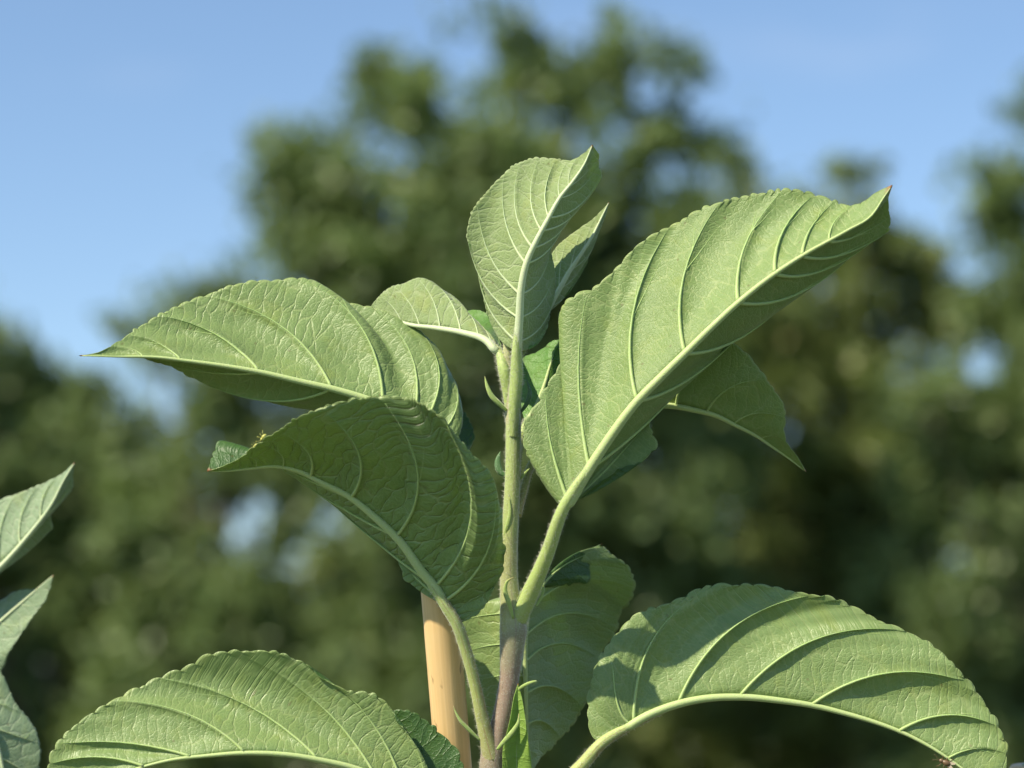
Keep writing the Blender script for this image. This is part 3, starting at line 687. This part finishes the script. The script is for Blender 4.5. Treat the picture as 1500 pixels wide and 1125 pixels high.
# D: the long leaf reaching left
leaf(apple, [(652, 652), (625, 626), (585, 602), (534, 583), (486, 569), (438, 558), (378, 544), (326, 535), (274, 528), (230, 523), (165, 522), (116, 521)], [(0, 40), (0.4, 20), (0.8, -10), (1, -30)],
     [(656, 655), (668, 645), (677, 618), (677, 592), (670, 566), (655, 536), (640, 508), (616, 486), (580, 467), (544, 452), (524, 446), (496, 437), (478, 422), (460, 410), (436, 407), (400, 411), (350, 418), (316, 428), (266, 446), (224, 466), (200, 480), (176, 498), (150, 515), (128, 520), (116, 521)],
     [(0, 42), (0.2, 85), (0.45, 105), (0.7, 75), (0.9, 5), (1, -30)],
     [(656, 658), (678, 668), (692, 645), (688, 612), (660, 592), (600, 578), (540, 574), (496, 578), (460, 579), (420, 584), (400, 587), (340, 571), (290, 562), (278, 554), (240, 531), (200, 521), (150, 521), (116, 521)],
     [(0, 50), (0.2, 130), (0.5, 110), (0.8, 40), (1, -30)],
     [((640, 640), (668, 560)), ((620, 622), (618, 488)), ((606, 612), (545, 453)), ((560, 592), (440, 407)), ((485, 569), (300, 434)), ((378, 544), (232, 462)), ((264, 527), (186, 491)), ((208, 523), (160, 509))],
     petiole=[(744, 792, 6, 9), (720, 750, 25, 8), (690, 700, 38, 7.5), (652, 652, 38, 7)],
     mats=OLD, vein_mat=M_VEIN, pet_mat=M_PETIOLE, r_mid=6.5, r_vein=2.5, quilt=9.0, tooth=5.0, pitch=16, seed=3, bow=(0.13, 0.15), ruffle=3.0, nu=420, nv=24)

# E: the shaded leaf hanging forward
leaf(apple, [(655, 888), (642, 862), (620, 835), (588, 791), (550, 755), (512, 725), (470, 704), (440, 689), (408, 682), (360, 686), (335, 689), (303, 690)], [(0, -30), (0.4, -44), (0.8, -50), (1, -60)],
     [(672, 916), (700, 898), (712, 884), (726, 857), (736, 836), (739, 816), (737, 790), (733, 752), (726, 726), (721, 698), (708, 682), (692, 667), (672, 642), (650, 611), (628, 597), (608, 588), (580, 583), (556, 582), (516, 587), (492, 592), (448, 606), (428, 615), (406, 630), (388, 646), (374, 657), (350, 672), (325, 684), (303, 690)],
     [(0, -28), (0.12, -40), (0.3, -112), (0.55, -188), (0.75, -172), (0.9, -95), (1, -60)],
     [(640, 882), (626, 870), (614, 865), (600, 856), (590, 840), (576, 808), (560, 787), (530, 765), (500, 743), (470, 725), (444, 709), (420, 695), (408, 683), (380, 669), (345, 656), (323, 642), (311, 668), (303, 690)],
     [(0, -26), (0.22, 5), (0.5, 45), (0.75, 0), (0.88, -25), (1, -60)],
     [((652, 880), (722, 700)), ((642, 856), (650, 611)), ((582, 784), (556, 582)), ((516, 727), (470, 599)), ((456, 696), (410, 628)), ((415, 683), (382, 651)), ((375, 686), (356, 668))],
     petiole=[(722, 1112, -4, 15), (708, 1060, -12, 10), (695, 1000, -18, 8.5), (680, 945, -26, 8.5), (668, 912, -32, 8.5), (655, 888, -36, 8.5)],
     mats=(M_UNDER_RIBBED, M_UPPER), vein_mat=M_VEIN, pet_mat=M_PETIOLE_RED, r_mid=7.5, r_vein=2.7, quilt=9.0, tooth=6.0, pitch=15, seed=4, bow=(0.17, -0.05), bowB=(0.04, 0.0), ruffle=3.0, nu=440, nv=24)

# F: pale young leaf behind, reaching left
leaf(apple, [(728, 514), (712, 497), (680, 486), (640, 479), (600, 474), (565, 462), (535, 455)], [(0, 14), (0.5, 70), (1, 130)],
     [(735, 520), (721, 493), (708, 478), (692, 462), (676, 449), (668, 437), (650, 426), (632, 413), (616, 408), (590, 416), (572, 422), (553, 437), (543, 449), (535, 455)], [(0, 18), (0.5, 100), (1, 130)],
     [(738, 518), (728, 490), (718, 470), (700, 458), (670, 455), (620, 445), (575, 445), (535, 455)], [(0, 22), (0.3, 110), (0.6, 150), (1, 130)],
     [((720, 504), (700, 470)), ((700, 492), (676, 449)), ((675, 485), (640, 418)), ((645, 480), (612, 408)), ((615, 476), (578, 420)), ((588, 470), (556, 434))],
     petiole=[(747, 620, 6, 5), (743, 570, 6, 8), (738, 540, 6, 9), (728, 514, 10, 8)],
     mats=YOUNG, vein_mat=M_VEIN_PALE, pet_mat=M_PETIOLE, r_mid=5.5, r_vein=2.0, quilt=4.0, tooth=2.0, pitch=9, seed=5, bow=(0.08, 0.05), nu=220, nv=14)

# B: narrow young leaf behind the top one
leaf(apple, [(792, 470), (808, 442), (825, 413), (838, 391), (852, 370), (868, 345), (882, 317), (892, 296)], [(0, 50), (1, 70)],
     [(788, 468), (796, 430), (803, 400), (808, 376), (818, 360), (835, 345), (855, 333), (872, 320), (884, 307), (892, 296)], [(0, 52), (0.5, 85), (1, 70)],
     [(797, 470), (812, 440), (830, 425), (848, 401), (858, 386), (863, 371), (876, 352), (886, 325), (892, 296)], [(0, 52), (0.5, 90), (1, 70)],
     [((805, 448), (806, 385)), ((820, 422), (832, 347)), ((836, 395), (856, 332)), ((855, 366), (872, 320))],
     petiole=[(747, 590, 14, 4), (752, 545, 26, 5), (770, 505, 42, 5), (792, 470, 48, 4.5)],
     mats=YOUNG, vein_mat=M_VEIN_PALE, pet_mat=M_PETIOLE, r_mid=4.5, r_vein=1.6, quilt=3.0, tooth=1.5, pitch=9, seed=6, bow=(0.05, 0.02), nu=200, nv=12)

# M: leaf seen behind the stem
leaf(apple, [(772, 618), (786, 594), (797, 565), (806, 535), (815, 512), (821, 497)], [(0, 50), (0.5, 75), (1, 95)],
     [(768, 614), (762, 590), (758, 560), (762, 530), (772, 521), (784, 517), (797, 510), (808, 500), (821, 497)], [(0, 55), (0.5, 120), (1, 95)],
     [(776, 618), (800, 610), (825, 585), (838, 550), (832, 515), (821, 497)], [(0, 55), (0.5, 110), (1, 95)],
     [((778, 608), (759, 560)), ((788, 588), (766, 525)), ((797, 565), (785, 517)), ((806, 538), (806, 502))],
     petiole=[(753, 690, 8, 5), (760, 655, 30, 5), (772, 618, 48, 4.5)], visible='upper',
     mats=(M_YOUNG, M_YOUNG_UP), vein_mat=M_VEIN, pet_mat=M_PETIOLE, r_mid=4.0, r_vein=1.6, quilt=3.0, tooth=3.0, pitch=13, seed=7, bow=(0.05, 0.05), nu=200, nv=12)

# G: leaf behind the big right one, tip drooping
leaf(apple, [(945, 590), (989, 593), (1018, 599), (1049, 607), (1077, 621), (1106, 636), (1135, 656), (1155, 670), (1181, 691)], [(0, 70), (0.5, 75), (1, 90)],
     [(942, 584), (960, 560), (1000, 528), (1040, 506), (1066, 501), (1085, 512), (1102, 529), (1114, 543), (1135, 574), (1147, 591), (1150, 613), (1149, 632), (1154, 648), (1166, 666), (1181, 691)], [(0, 66), (0.4, 30), (0.7, 35), (1, 90)],
     [(942, 592), (960, 575), (1000, 560), (1050, 565), (1100, 590), (1140, 640), (1181, 691)], [(0, 80), (0.5, 200), (1, 90)],
     [((955, 590), (1010, 522)), ((990, 593), (1068, 501)), ((1035, 602), (1124, 555)), ((1075, 620), (1150, 610)), ((1115, 642), (1152, 642))],
     petiole=[(756, 755, 6, 8), (768, 715, 20, 6), (776, 686, 35, 6), (850, 625, 62, 5.5), (945, 590, 68, 5)],
     mats=OLD, vein_mat=M_VEIN, pet_mat=M_PETIOLE_RED, r_mid=4.5, r_vein=2.2, quilt=4.0, tooth=3.5, pitch=14, seed=8, bow=(0.15, -0.04), nu=280, nv=16)

# H: leaf hanging down behind the stem
leaf(apple, [(790, 862), (776, 885), (769, 930), (769, 980), (771, 1040), (773, 1090), (776, 1135)], [(0, 95), (0.3, 80), (1, 95)],
     [(796, 862), (830, 856), (864, 848), (866, 826), (879, 800), (898, 815), (918, 830), (930, 855), (926, 877), (911, 895), (905, 924), (886, 952), (866, 1007), (851, 1042), (827, 1075), (799, 1106), (776, 1135)],
     [(0, 105), (0.3, 185), (0.55, 235), (0.8, 190), (1, 95)],
     [(783, 860), (755, 868), (715, 882), (690, 890), (677, 906), (680, 942), (690, 986), (704, 1030), (720, 1062), (745, 1100), (776, 1135)], [(0, 105), (0.5, 120), (1, 95)],
     [((784, 872), (872, 806)), ((774, 892), (930, 862)), ((769, 930), (906, 922)), ((769, 968), (880, 968)), ((770, 1015), (853, 1038)), ((772, 1060), (820, 1082)), ((774, 1100), (790, 1115))],
     pairsB=[((780, 878), (720, 880)), ((773, 900), (676, 910)), ((769, 945), (682, 955)), ((769, 990), (694, 1000)), ((771, 1040), (716, 1055))],
     petiole=[(756, 985, 10, 8), (764, 930, 50, 7), (776, 880, 90, 6.5), (790, 862, 93, 6)],
     mats=OLD, vein_mat=M_VEIN, pet_mat=M_PETIOLE, r_mid=5.0, r_vein=2.4, quilt=6.0, tooth=6.0, pitch=16, seed=9, bow=(0.14, -0.03), bowB=(0.05, 0.03), nu=320, nv=18)

# Q: glossy leaf behind that one, upper side towards the viewer
leaf(apple, [(775, 905), (800, 880), (835, 848), (860, 822), (882, 796)], [(0, 190), (1, 215)],
     [(770, 902), (785, 872), (812, 853), (845, 823), (868, 803), (882, 796)], [(0, 195), (0.5, 225), (1, 215)],
     [(780, 910), (820, 905), (860, 870), (876, 832), (882, 796)], [(0, 195), (0.5, 240), (1, 215)],
     [((790, 890), (800, 860)), ((815, 866), (830, 837)), ((840, 843), (856, 813))],
     petiole=[(742, 1010, 12, 6), (748, 960, 100, 5), (760, 925, 170, 5), (775, 905, 188, 4.5)], visible='upper',
     mats=OLD, vein_mat=M_VEIN, pet_mat=M_PETIOLE, r_mid=4.0, r_vein=1.6, quilt=2.5, tooth=1.0, seed=10, nu=160, nv=10)

# I: big arching leaf lower right
leaf(apple, [(916, 1064), (946, 1047), (990, 1030), (1034, 1021), (1086, 1019), (1148, 1025), (1192, 1032), (1236, 1043), (1280, 1056), (1320, 1071), (1368, 1096), (1403, 1120), (1440, 1150), (1466, 1180)],
     [(0, 6), (0.5, 12), (1, -20)],
     [(884, 1086), (872, 1086), (863, 1068), (862, 1036), (866, 1001), (880, 961), (906, 926), (928, 903), (959, 891), (990, 880), (1007, 873), (1029, 862), (1082, 857), (1122, 858), (1166, 867), (1214, 876), (1258, 893), (1298, 913), (1346, 933), (1390, 966), (1412, 992), (1443, 1030), (1457, 1054), (1473, 1089), (1476, 1115), (1472, 1150), (1466, 1180)],
     [(0, 6), (0.2, 24), (0.5, 34), (0.8, 8), (1, -20)],
     [(890, 1084), (905, 1020), (960, 985), (1060, 965), (1180, 975), (1290, 1010), (1370, 1060), (1430, 1120), (1466, 1180)], [(0, 14), (0.3, 145), (0.7, 130), (1, -20)],
     [((890, 1080), (874, 975)), ((918, 1062), (1045, 860)), ((994, 1028), (1195, 872)), ((1084, 1019), (1325, 924)), ((1190, 1031), (1420, 1000)), ((1318, 1070), (1462, 1064)), ((1390, 1110), (1476, 1105)), ((1430, 1142), (1475, 1130))],
     petiole=[(722, 1215, 0, 16), (790, 1180, 4, 12), (850, 1124, 4, 10), (885, 1086, 3, 8.5), (916, 1064, 2, 8)],
     mats=OLD, vein_mat=M_VEIN, pet_mat=M_PETIOLE_RED, r_mid=6.3, r_vein=2.7, quilt=6.5, tooth=6.5, pitch=19, seed=11, bow=(0.14, 0.07), nu=440, nv=24)

# J: big arching leaf lower left, its other half showing behind
leaf(apple, [(640, 1192), (580, 1150), (512, 1122), (472, 1113), (424, 1105), (358, 1102), (296, 1107), (248, 1113), (208, 1123), (150, 1142), (100, 1170)], [(0, -40), (0.5, -85), (1, -100)],
     [(640, 1190), (630, 1160), (622, 1124), (609, 1093), (587, 1063), (569, 1034), (547, 1019), (516, 1014), (490, 1003), (472, 990), (446, 971), (424, 964), (391, 956), (354, 955), (318, 957), (270, 979), (226, 994), (195, 1012), (142, 1041), (98, 1074), (76, 1107), (70, 1126), (78, 1150), (100, 1170)],
     [(0, -40), (0.3, -45), (0.6, -42), (0.85, -75), (1, -100)],
     [(645, 1192), (675, 1165), (676, 1125), (665, 1093), (647, 1076), (622, 1055), (598, 1043), (570, 1042), (520, 1052), (420, 1060), (300, 1080), (180, 1120), (100, 1170)], [(0, -38), (0.25, -10), (0.6, 5), (1, -100)],
     [((625, 1180), (590, 1066)), ((590, 1155), (470, 990)), ((547, 1136), (340, 955)), ((464, 1111), (232, 992)), ((358, 1102), (162, 1030)), ((279, 1109), (86, 1092)), ((210, 1122), (71, 1120))],
     petiole=[(720, 1250, 0, 14), (690, 1230, -20, 10), (640, 1192, -44, 8)],
     mats=OLD, vein_mat=M_VEIN, pet_mat=M_PETIOLE, r_mid=5.4, r_vein=2.2, quilt=7.0, tooth=6.5, pitch=19, seed=12, bow=(0.10, 0.16), bowB=(0.12, 0.04), nu=440, nv=24)

# L: bright folded bud leaf at the lower node
leaf(apple, [(752, 1200), (756, 1150), (757, 1090), (758, 1050), (759, 1001)], [(0, -6), (0.6, -18), (1, -14)],
     [(748, 1200), (738, 1140), (739, 1085), (746, 1052), (752, 1022), (759, 1001)], [(0, -8), (0.6, -30), (1, -14)],
     [(757, 1200), (778, 1140), (774, 1090), (770, 1052), (766, 1028), (759, 1001)], [(0, -8), (0.6, -26), (1, -14)],
     [((754, 1170), (738, 1120)), ((756, 1120), (741, 1072)), ((757, 1085), (747, 1048))],
     petiole=[(728, 1225, 0, 6), (742, 1212, -5, 5), (752, 1200, -6, 4)], visible='upper',
     mats=(M_BUD, M_BUD), vein_mat=M_VEIN, pet_mat=M_PETIOLE, r_mid=3.0, r_vein=1.2, quilt=1.5, tooth=0.6, seed=13, bow=(0.1, 0.0), nu=140, nv=10)

# stipules: small pointed blades at the nodes
M_STIP = stalk_material('stipule', [(0.0, (0.34, 0.46, 0.13)), (0.8, (0.36, 0.46, 0.14)), (1.0, (0.40, 0.30, 0.12))], span=70.0, sheen=0.3)
M_STIP_DARK = stalk_material('dark_stipule', [(0.0, (0.10, 0.20, 0.07)), (1.0, (0.09, 0.17, 0.08))], span=70.0, sheen=0.2)
def stipule(pts, width, mat=None):
    w = smooth_path(pts, 24)
    t = np.linspace(0, 1, 24); hw = width * K * np.clip(np.sin(np.pi * np.clip(t * 0.86 + 0.14, 0, 1)) ** 0.8, 0.05, 1)
    V, Q, T, uv = tube_arrays(w, hw, 8)
    c = np.repeat(w, 8, 0); n = len(c)
    V[:n] = c + (V[:n] - c) * np.tile(np.array([0.42, 0.8, 1.0, 0.8, 0.42, 0.8, 1.0, 0.8]), 24)[:, None]
    mesh_obj('stipule', V, Q, mat or M_STIP, apple, uv=uv, uv2=uv, tris=T)
stipule([(752, 906, -18), (745, 882, -22), (740, 864, -24), (743, 852, -26), (753, 845, -28)], 3.6)
stipule([(785, 888, -10), (793, 874, -8), (796, 862, -6), (794, 852, -6)], 2.4)
stipule([(703, 1084, -14), (686, 1068, -18), (674, 1055, -20), (667, 1042, -20), (664, 1034, -20)], 2.8)
stipule([(728, 1098, -24), (742, 1082, -30), (752, 1070, -32), (759, 1058, -34), (760, 1045, -34)], 3.6)
stipule([(757, 1012, -12), (768, 1004, -24), (780, 999, -28), (786, 998, -28), (781, 1004, -26)], 2.4)
stipule([(742, 601, -2), (731, 591, -6), (721, 581, -8), (714, 567, -8), (710, 551, -6)], 3.8)
stipule([(763, 604, 4), (772, 590, 2), (776, 574, 2), (771, 555, 4)], 3.4, M_STIP_DARK)
stipule([(742, 698, 6), (732, 690, 6), (729, 677, 8), (733, 661, 10)], 5.0, M_STIP_DARK)
stipule([(762, 702, 2), (768, 694, 0), (776, 686, 0)], 2.4)
stipule([(738, 790, -6), (742, 775, -11), (747, 750, -12), (746, 728, -12)], 3.0)

# ------------------------------------------------------------------ canes
def cane_material():
    m, nt = new_mat('bamboo'); g = NT(nt)
    uv = g.node('ShaderNodeUVMap', uv_map='map').outputs[0]
    sc = g.node('ShaderNodeVectorMath', {0: uv, 1: (0.005, 34.0, 0)}, operation='MULTIPLY').outputs[0]
    n = g.node('ShaderNodeTexNoise', {'Vector': sc, 'Scale': 1.0, 'Detail': 5.0}).outputs['Fac']
    tc = g.node('ShaderNodeTexCoord').outputs['Object']
    sp = g.node('ShaderNodeVectorMath', {0: tc, 1: (900.0, 900.0, 260.0)}, operation='MULTIPLY').outputs[0]
    n2 = g.node('ShaderNodeTexNoise', {'Vector': sp, 'Scale': 0.55, 'Detail': 2.0}).outputs['Fac']
    n3 = g.node('ShaderNodeTexNoise', {'Vector': tc, 'Scale': 90.0, 'Detail': 3.0}).outputs['Fac']
    col = g.mix(n, (0.60, 0.39, 0.15), (0.88, 0.62, 0.31))
    col = g.mix(g.math('MULTIPLY', g.sstep(n3, 0.45, 0.75), 0.35), col, (0.70, 0.53, 0.27))
    col = g.mix(g.math('MULTIPLY', g.sstep(n2, 0.645, 0.74), 0.6), col, (0.20, 0.11, 0.05))
    bp = g.node('ShaderNodeBump', {'Height': n, 'Strength': 0.3, 'Distance': 0.0004}).outputs[0]
    g.node('ShaderNodeOutputMaterial', {0: g.node('ShaderNodeBsdfPrincipled', {'Base Color': col, 'Roughness': 0.42, 'Normal': bp, 'Specular IOR Level': 0.4}).outputs[0]})
    return m
M_CANE = cane_material()
def cane(top, low, r_px, label, nodes):
    a = P(*top); b = P(*low); dirn = (b - a) / np.linalg.norm(b - a)
    Lc = (a[2] + 0.02) / -dirn[2]
    f = a + dirn * Lc; f[2] = max(f[2], -0.02)
    o = empty('bamboo_cane', (f[0], f[1], 0.0)); tag(o, label, 'cane', 'bamboo support canes')
    t = np.concatenate([[0, 0.0006], np.linspace(0.002, Lc, 220)]); r = np.full(len(t), r_px * K)
    r[0] *= 0.9; r[1] *= 0.98
    for q in nodes: r *= 1 + 0.13 * np.exp(-((t - q) / 0.004) ** 2)
    tube('culm', a + dirn * t[:, None], r, M_CANE, o, sides=32)
    # hollow cut end
    tube('pith', a + dirn * np.array([-0.0004, 0.0004])[:, None], r_px * 0.45 * K, M_STEM, o, sides=16)
    for q in nodes:
        tt = np.linspace(-0.0012, 0.0012, 5)
        tube('node_ring', a + dirn * (q + tt)[:, None], r_px * K * (1.16 + 0.04 * np.cos(tt / 0.0012 * 1.5)), M_CANE, o, sides=32)
cane((642, 850, 8), (664, 1118, 38), 27, 'tan bamboo cane standing behind the shaded leaf, left of the stem', (0.085, 0.29, 0.5, 0.72))
cane((1512, 1121, 260), (1518, 1400, 260), 36, 'tan bamboo cane end just showing beside the lower right leaf tip', (0.10, 0.32, 0.55))

# ------------------------------------------------------------------ neighbouring shoot
nfoot = P(-170, 1200, 420).copy(); nfoot[2] = 0.0
nb = empty('apple_sapling', nfoot)
tag(nb, 'neighbouring apple shoot with pale grey green leaves, slightly out of focus', 'apple sapling')
w1, r1 = smooth_path([(-150, 760, 410, 9), (-158, 900, 412, 12), (-165, 1050, 416, 16), (-168, 1180, 420, 20)], 60)
tl = np.linspace(0, 1, 20)[1:]
tube('stem', np.vstack([w1, w1[-1] + (nfoot - w1[-1]) * tl[:, None]]), np.concatenate([r1, r1[-1] + (0.007 - r1[-1]) * tl]), M_STEM, nb, sides=16)
PALE = (M_PALE, M_UPPER)
leaf(nb, [(-80, 900), (-40, 866), (0, 829), (41, 784), (78, 734), (95, 701), (110, 677)], [(0, 350), (1, 340)],
     [(-84, 895), (-110, 840), (-85, 780), (-40, 748), (0, 733), (25, 724), (58, 710), (83, 697), (110, 677)], [(0, 352), (0.5, 385), (1, 340)],
     [(-76, 902), (-40, 880), (0, 836), (25, 813), (58, 787), (76, 776), (77, 745), (103, 718), (106, 695), (110, 677)], [(0, 352), (0.5, 400), (1, 340)],
     [((-70, 892), (-105, 820)), ((-40, 866), (-40, 748)), ((0, 829), (25, 724)), ((30, 797), (55, 711)), ((60, 760), (80, 699))],
     petiole=[(-158, 930, 412, 8), (-125, 925, 385, 7), (-80, 900, 350, 6.5)], mats=PALE, vein_mat=M_VEIN_PALE, pet_mat=M_PETIOLE,
     r_mid=5.5, r_vein=2.4, quilt=4, seed=21, bow=(0.12, 0.03), nu=200, nv=12)
leaf(nb, [(-90, 1010), (-50, 950), (-10, 920), (22, 892), (50, 868), (79, 842)], [(0, 370), (1, 360)],
     [(-94, 1006), (-100, 940), (-60, 900), (0, 879), (33, 865), (62, 862), (79, 842)], [(0, 372), (0.5, 400), (1, 360)],
     [(-84, 1014), (-40, 1010), (4, 980), (14, 958), (41, 915), (70, 871), (79, 842)], [(0, 372), (0.5, 350), (1, 360)],
     [((-70, 980), (-90, 925)), ((-40, 943), (-30, 889)), ((0, 911), (20, 871)), ((30, 885), (50, 863))],
     petiole=[(-160, 1010, 413, 8), (-125, 1020, 395, 7), (-90, 1010, 370, 6)], mats=PALE, vein_mat=M_VEIN_PALE, pet_mat=M_PETIOLE,
     r_mid=4.5, r_vein=2.0, quilt=3, seed=22, bow=(0.08, 0.03), nu=180, nv=12)
leaf(nb, [(-110, 1010), (-70, 1000), (-35, 1020), (-10, 1070), (5, 1130), (10, 1190), (12, 1240)], [(0, 330), (0.5, 300), (1, 300)],
     [(-108, 1004), (-60, 965), (-20, 962), (4, 988), (25, 1032), (46, 1058), (58, 1094), (54, 1130), (40, 1190), (12, 1240)], [(0, 332), (0.5, 335), (1, 300)],
     [(-112, 1016), (-110, 1060), (-90, 1110), (-60, 1170), (-20, 1220), (12, 1240)], [(0, 332), (0.5, 360), (1, 300)],
     [((-90, 1003), (-30, 961)), ((-60, 1004), (10, 998)), ((-35, 1020), (36, 1044)), ((-12, 1066), (57, 1090)), ((0, 1110), (52, 1140)), ((8, 1160), (40, 1190))],
     petiole=[(-163, 1050, 415, 8), (-140, 1030, 380, 7), (-110, 1010, 330, 6)], mats=PALE, vein_mat=M_VEIN_PALE, pet_mat=M_PETIOLE,
     r_mid=5, r_vein=2.4, quilt=5, seed=23, bow=(0.0, 0.05), nu=220, nv=14)

# ------------------------------------------------------------------ small insects
def plain(name, col, rough=0.4):
    m, nt = new_mat(name); g = NT(nt)
    tc = g.node('ShaderNodeTexCoord').outputs['Object']
    n = g.node('ShaderNodeTexNoise', {'Vector': tc, 'Scale': 1500.0, 'Detail': 3.0}).outputs['Fac']
    c = g.mix(n, tuple(x * 0.6 for x in col), tuple(min(1, x * 1.3) for x in col))
    g.node('ShaderNodeOutputMaterial', {0: g.node('ShaderNodeBsdfPrincipled', {'Base Color': c, 'Roughness': rough}).outputs[0]})
    return m
M_APHID = plain('aphid_skin', (0.45, 0.45, 0.10)); M_FLY = plain('fly_body', (0.16, 0.10, 0.05)); M_WING = plain('fly_wing', (0.45, 0.38, 0.27), 0.25)
def taper(a, b, r, parent, name, mat, prof, n=16):
    t = np.linspace(0, 1, n); w = a + (b - a) * t[:, None]
    tube(name, w, r * K * np.clip(prof(t), 0.04, 2), mat, parent, sides=12)
def insect(name, label, cat, head, tail, r, mat, wing=None, group=None):
    h, t = P(*head), P(*tail); o = empty(name, t); tag(o, label, cat, group)
    taper(h + (t - h) * 0.25, t, r, o, 'abdomen', mat, lambda q: np.sin(np.pi * (0.12 + 0.86 * q)) ** 0.7)
    taper(h, h + (t - h) * 0.36, r * 0.7, o, 'head', mat, lambda q: np.sin(np.pi * (0.1 + 0.8 * q)) ** 0.6)
    c = h + (t - h) * 0.4; ax = (t - h) / np.linalg.norm(t - h); L = np.linalg.norm(t - h)
    side = np.cross(ax, FWD); side /= np.linalg.norm(side)
    for sg in (-1, 1):
        for k in (-0.15, 0.05, 0.25):
            p = np.array([c + ax * k * L, c + ax * k * 1.8 * L + sg * side * r * 1.6 * K - FWD * r * 0.5 * K, c + ax * k * 2.6 * L + sg * side * r * 2.4 * K + FWD * r * 0.8 * K])
            tube('leg', hermite([0, 0.5, 1], p, np.linspace(0, 1, 8)), r * 0.11 * K, mat, o, sides=5)
        tube('antenna', hermite([0, 1], np.array([h, h - ax * L * 0.5 + sg * side * r * K]), np.linspace(0, 1, 6)), r * 0.07 * K, mat, o, sides=5)
    if wing:
        for sg in (-1, 1):
            tq = np.linspace(0, 1, 10); line = c + (ax * L * 0.8 + sg * side * r * 0.9 * K - FWD * r * 0.7 * K) * tq[:, None]
            wd = r * 0.55 * K * np.sin(np.pi * (0.1 + 0.88 * tq)) ** 0.6
            V = np.concatenate([line - side * wd[:, None], line + side * wd[:, None], line - side * wd[:, None] - FWD * 0.25 * K, line + side * wd[:, None] - FWD * 0.25 * K])
            i = np.arange(9); Q = np.concatenate([np.stack([i, i + 1, i + 11, i + 10], -1), np.stack([i + 20, i + 30, i + 31, i + 21], -1)])
            mesh_obj('wing', V, Q, wing, o)
insect('aphid', 'larger of two yellow green aphids on the upper edge of the shaded leaf', 'aphid', (382, 645, -96), (390, 636, -96), 3.2, M_APHID, group='aphids on the shaded leaf')
insect('aphid', 'smaller of two yellow green aphids on the upper edge of the shaded leaf', 'aphid', (371, 655, -90), (378, 650, -92), 2.2, M_APHID, group='aphids on the shaded leaf')
insect('fly', 'small brown fly clinging under the midrib of the lower right leaf', 'fly', (1376, 1113, -6), (1394, 1121, -8), 4.5, M_FLY, M_WING)
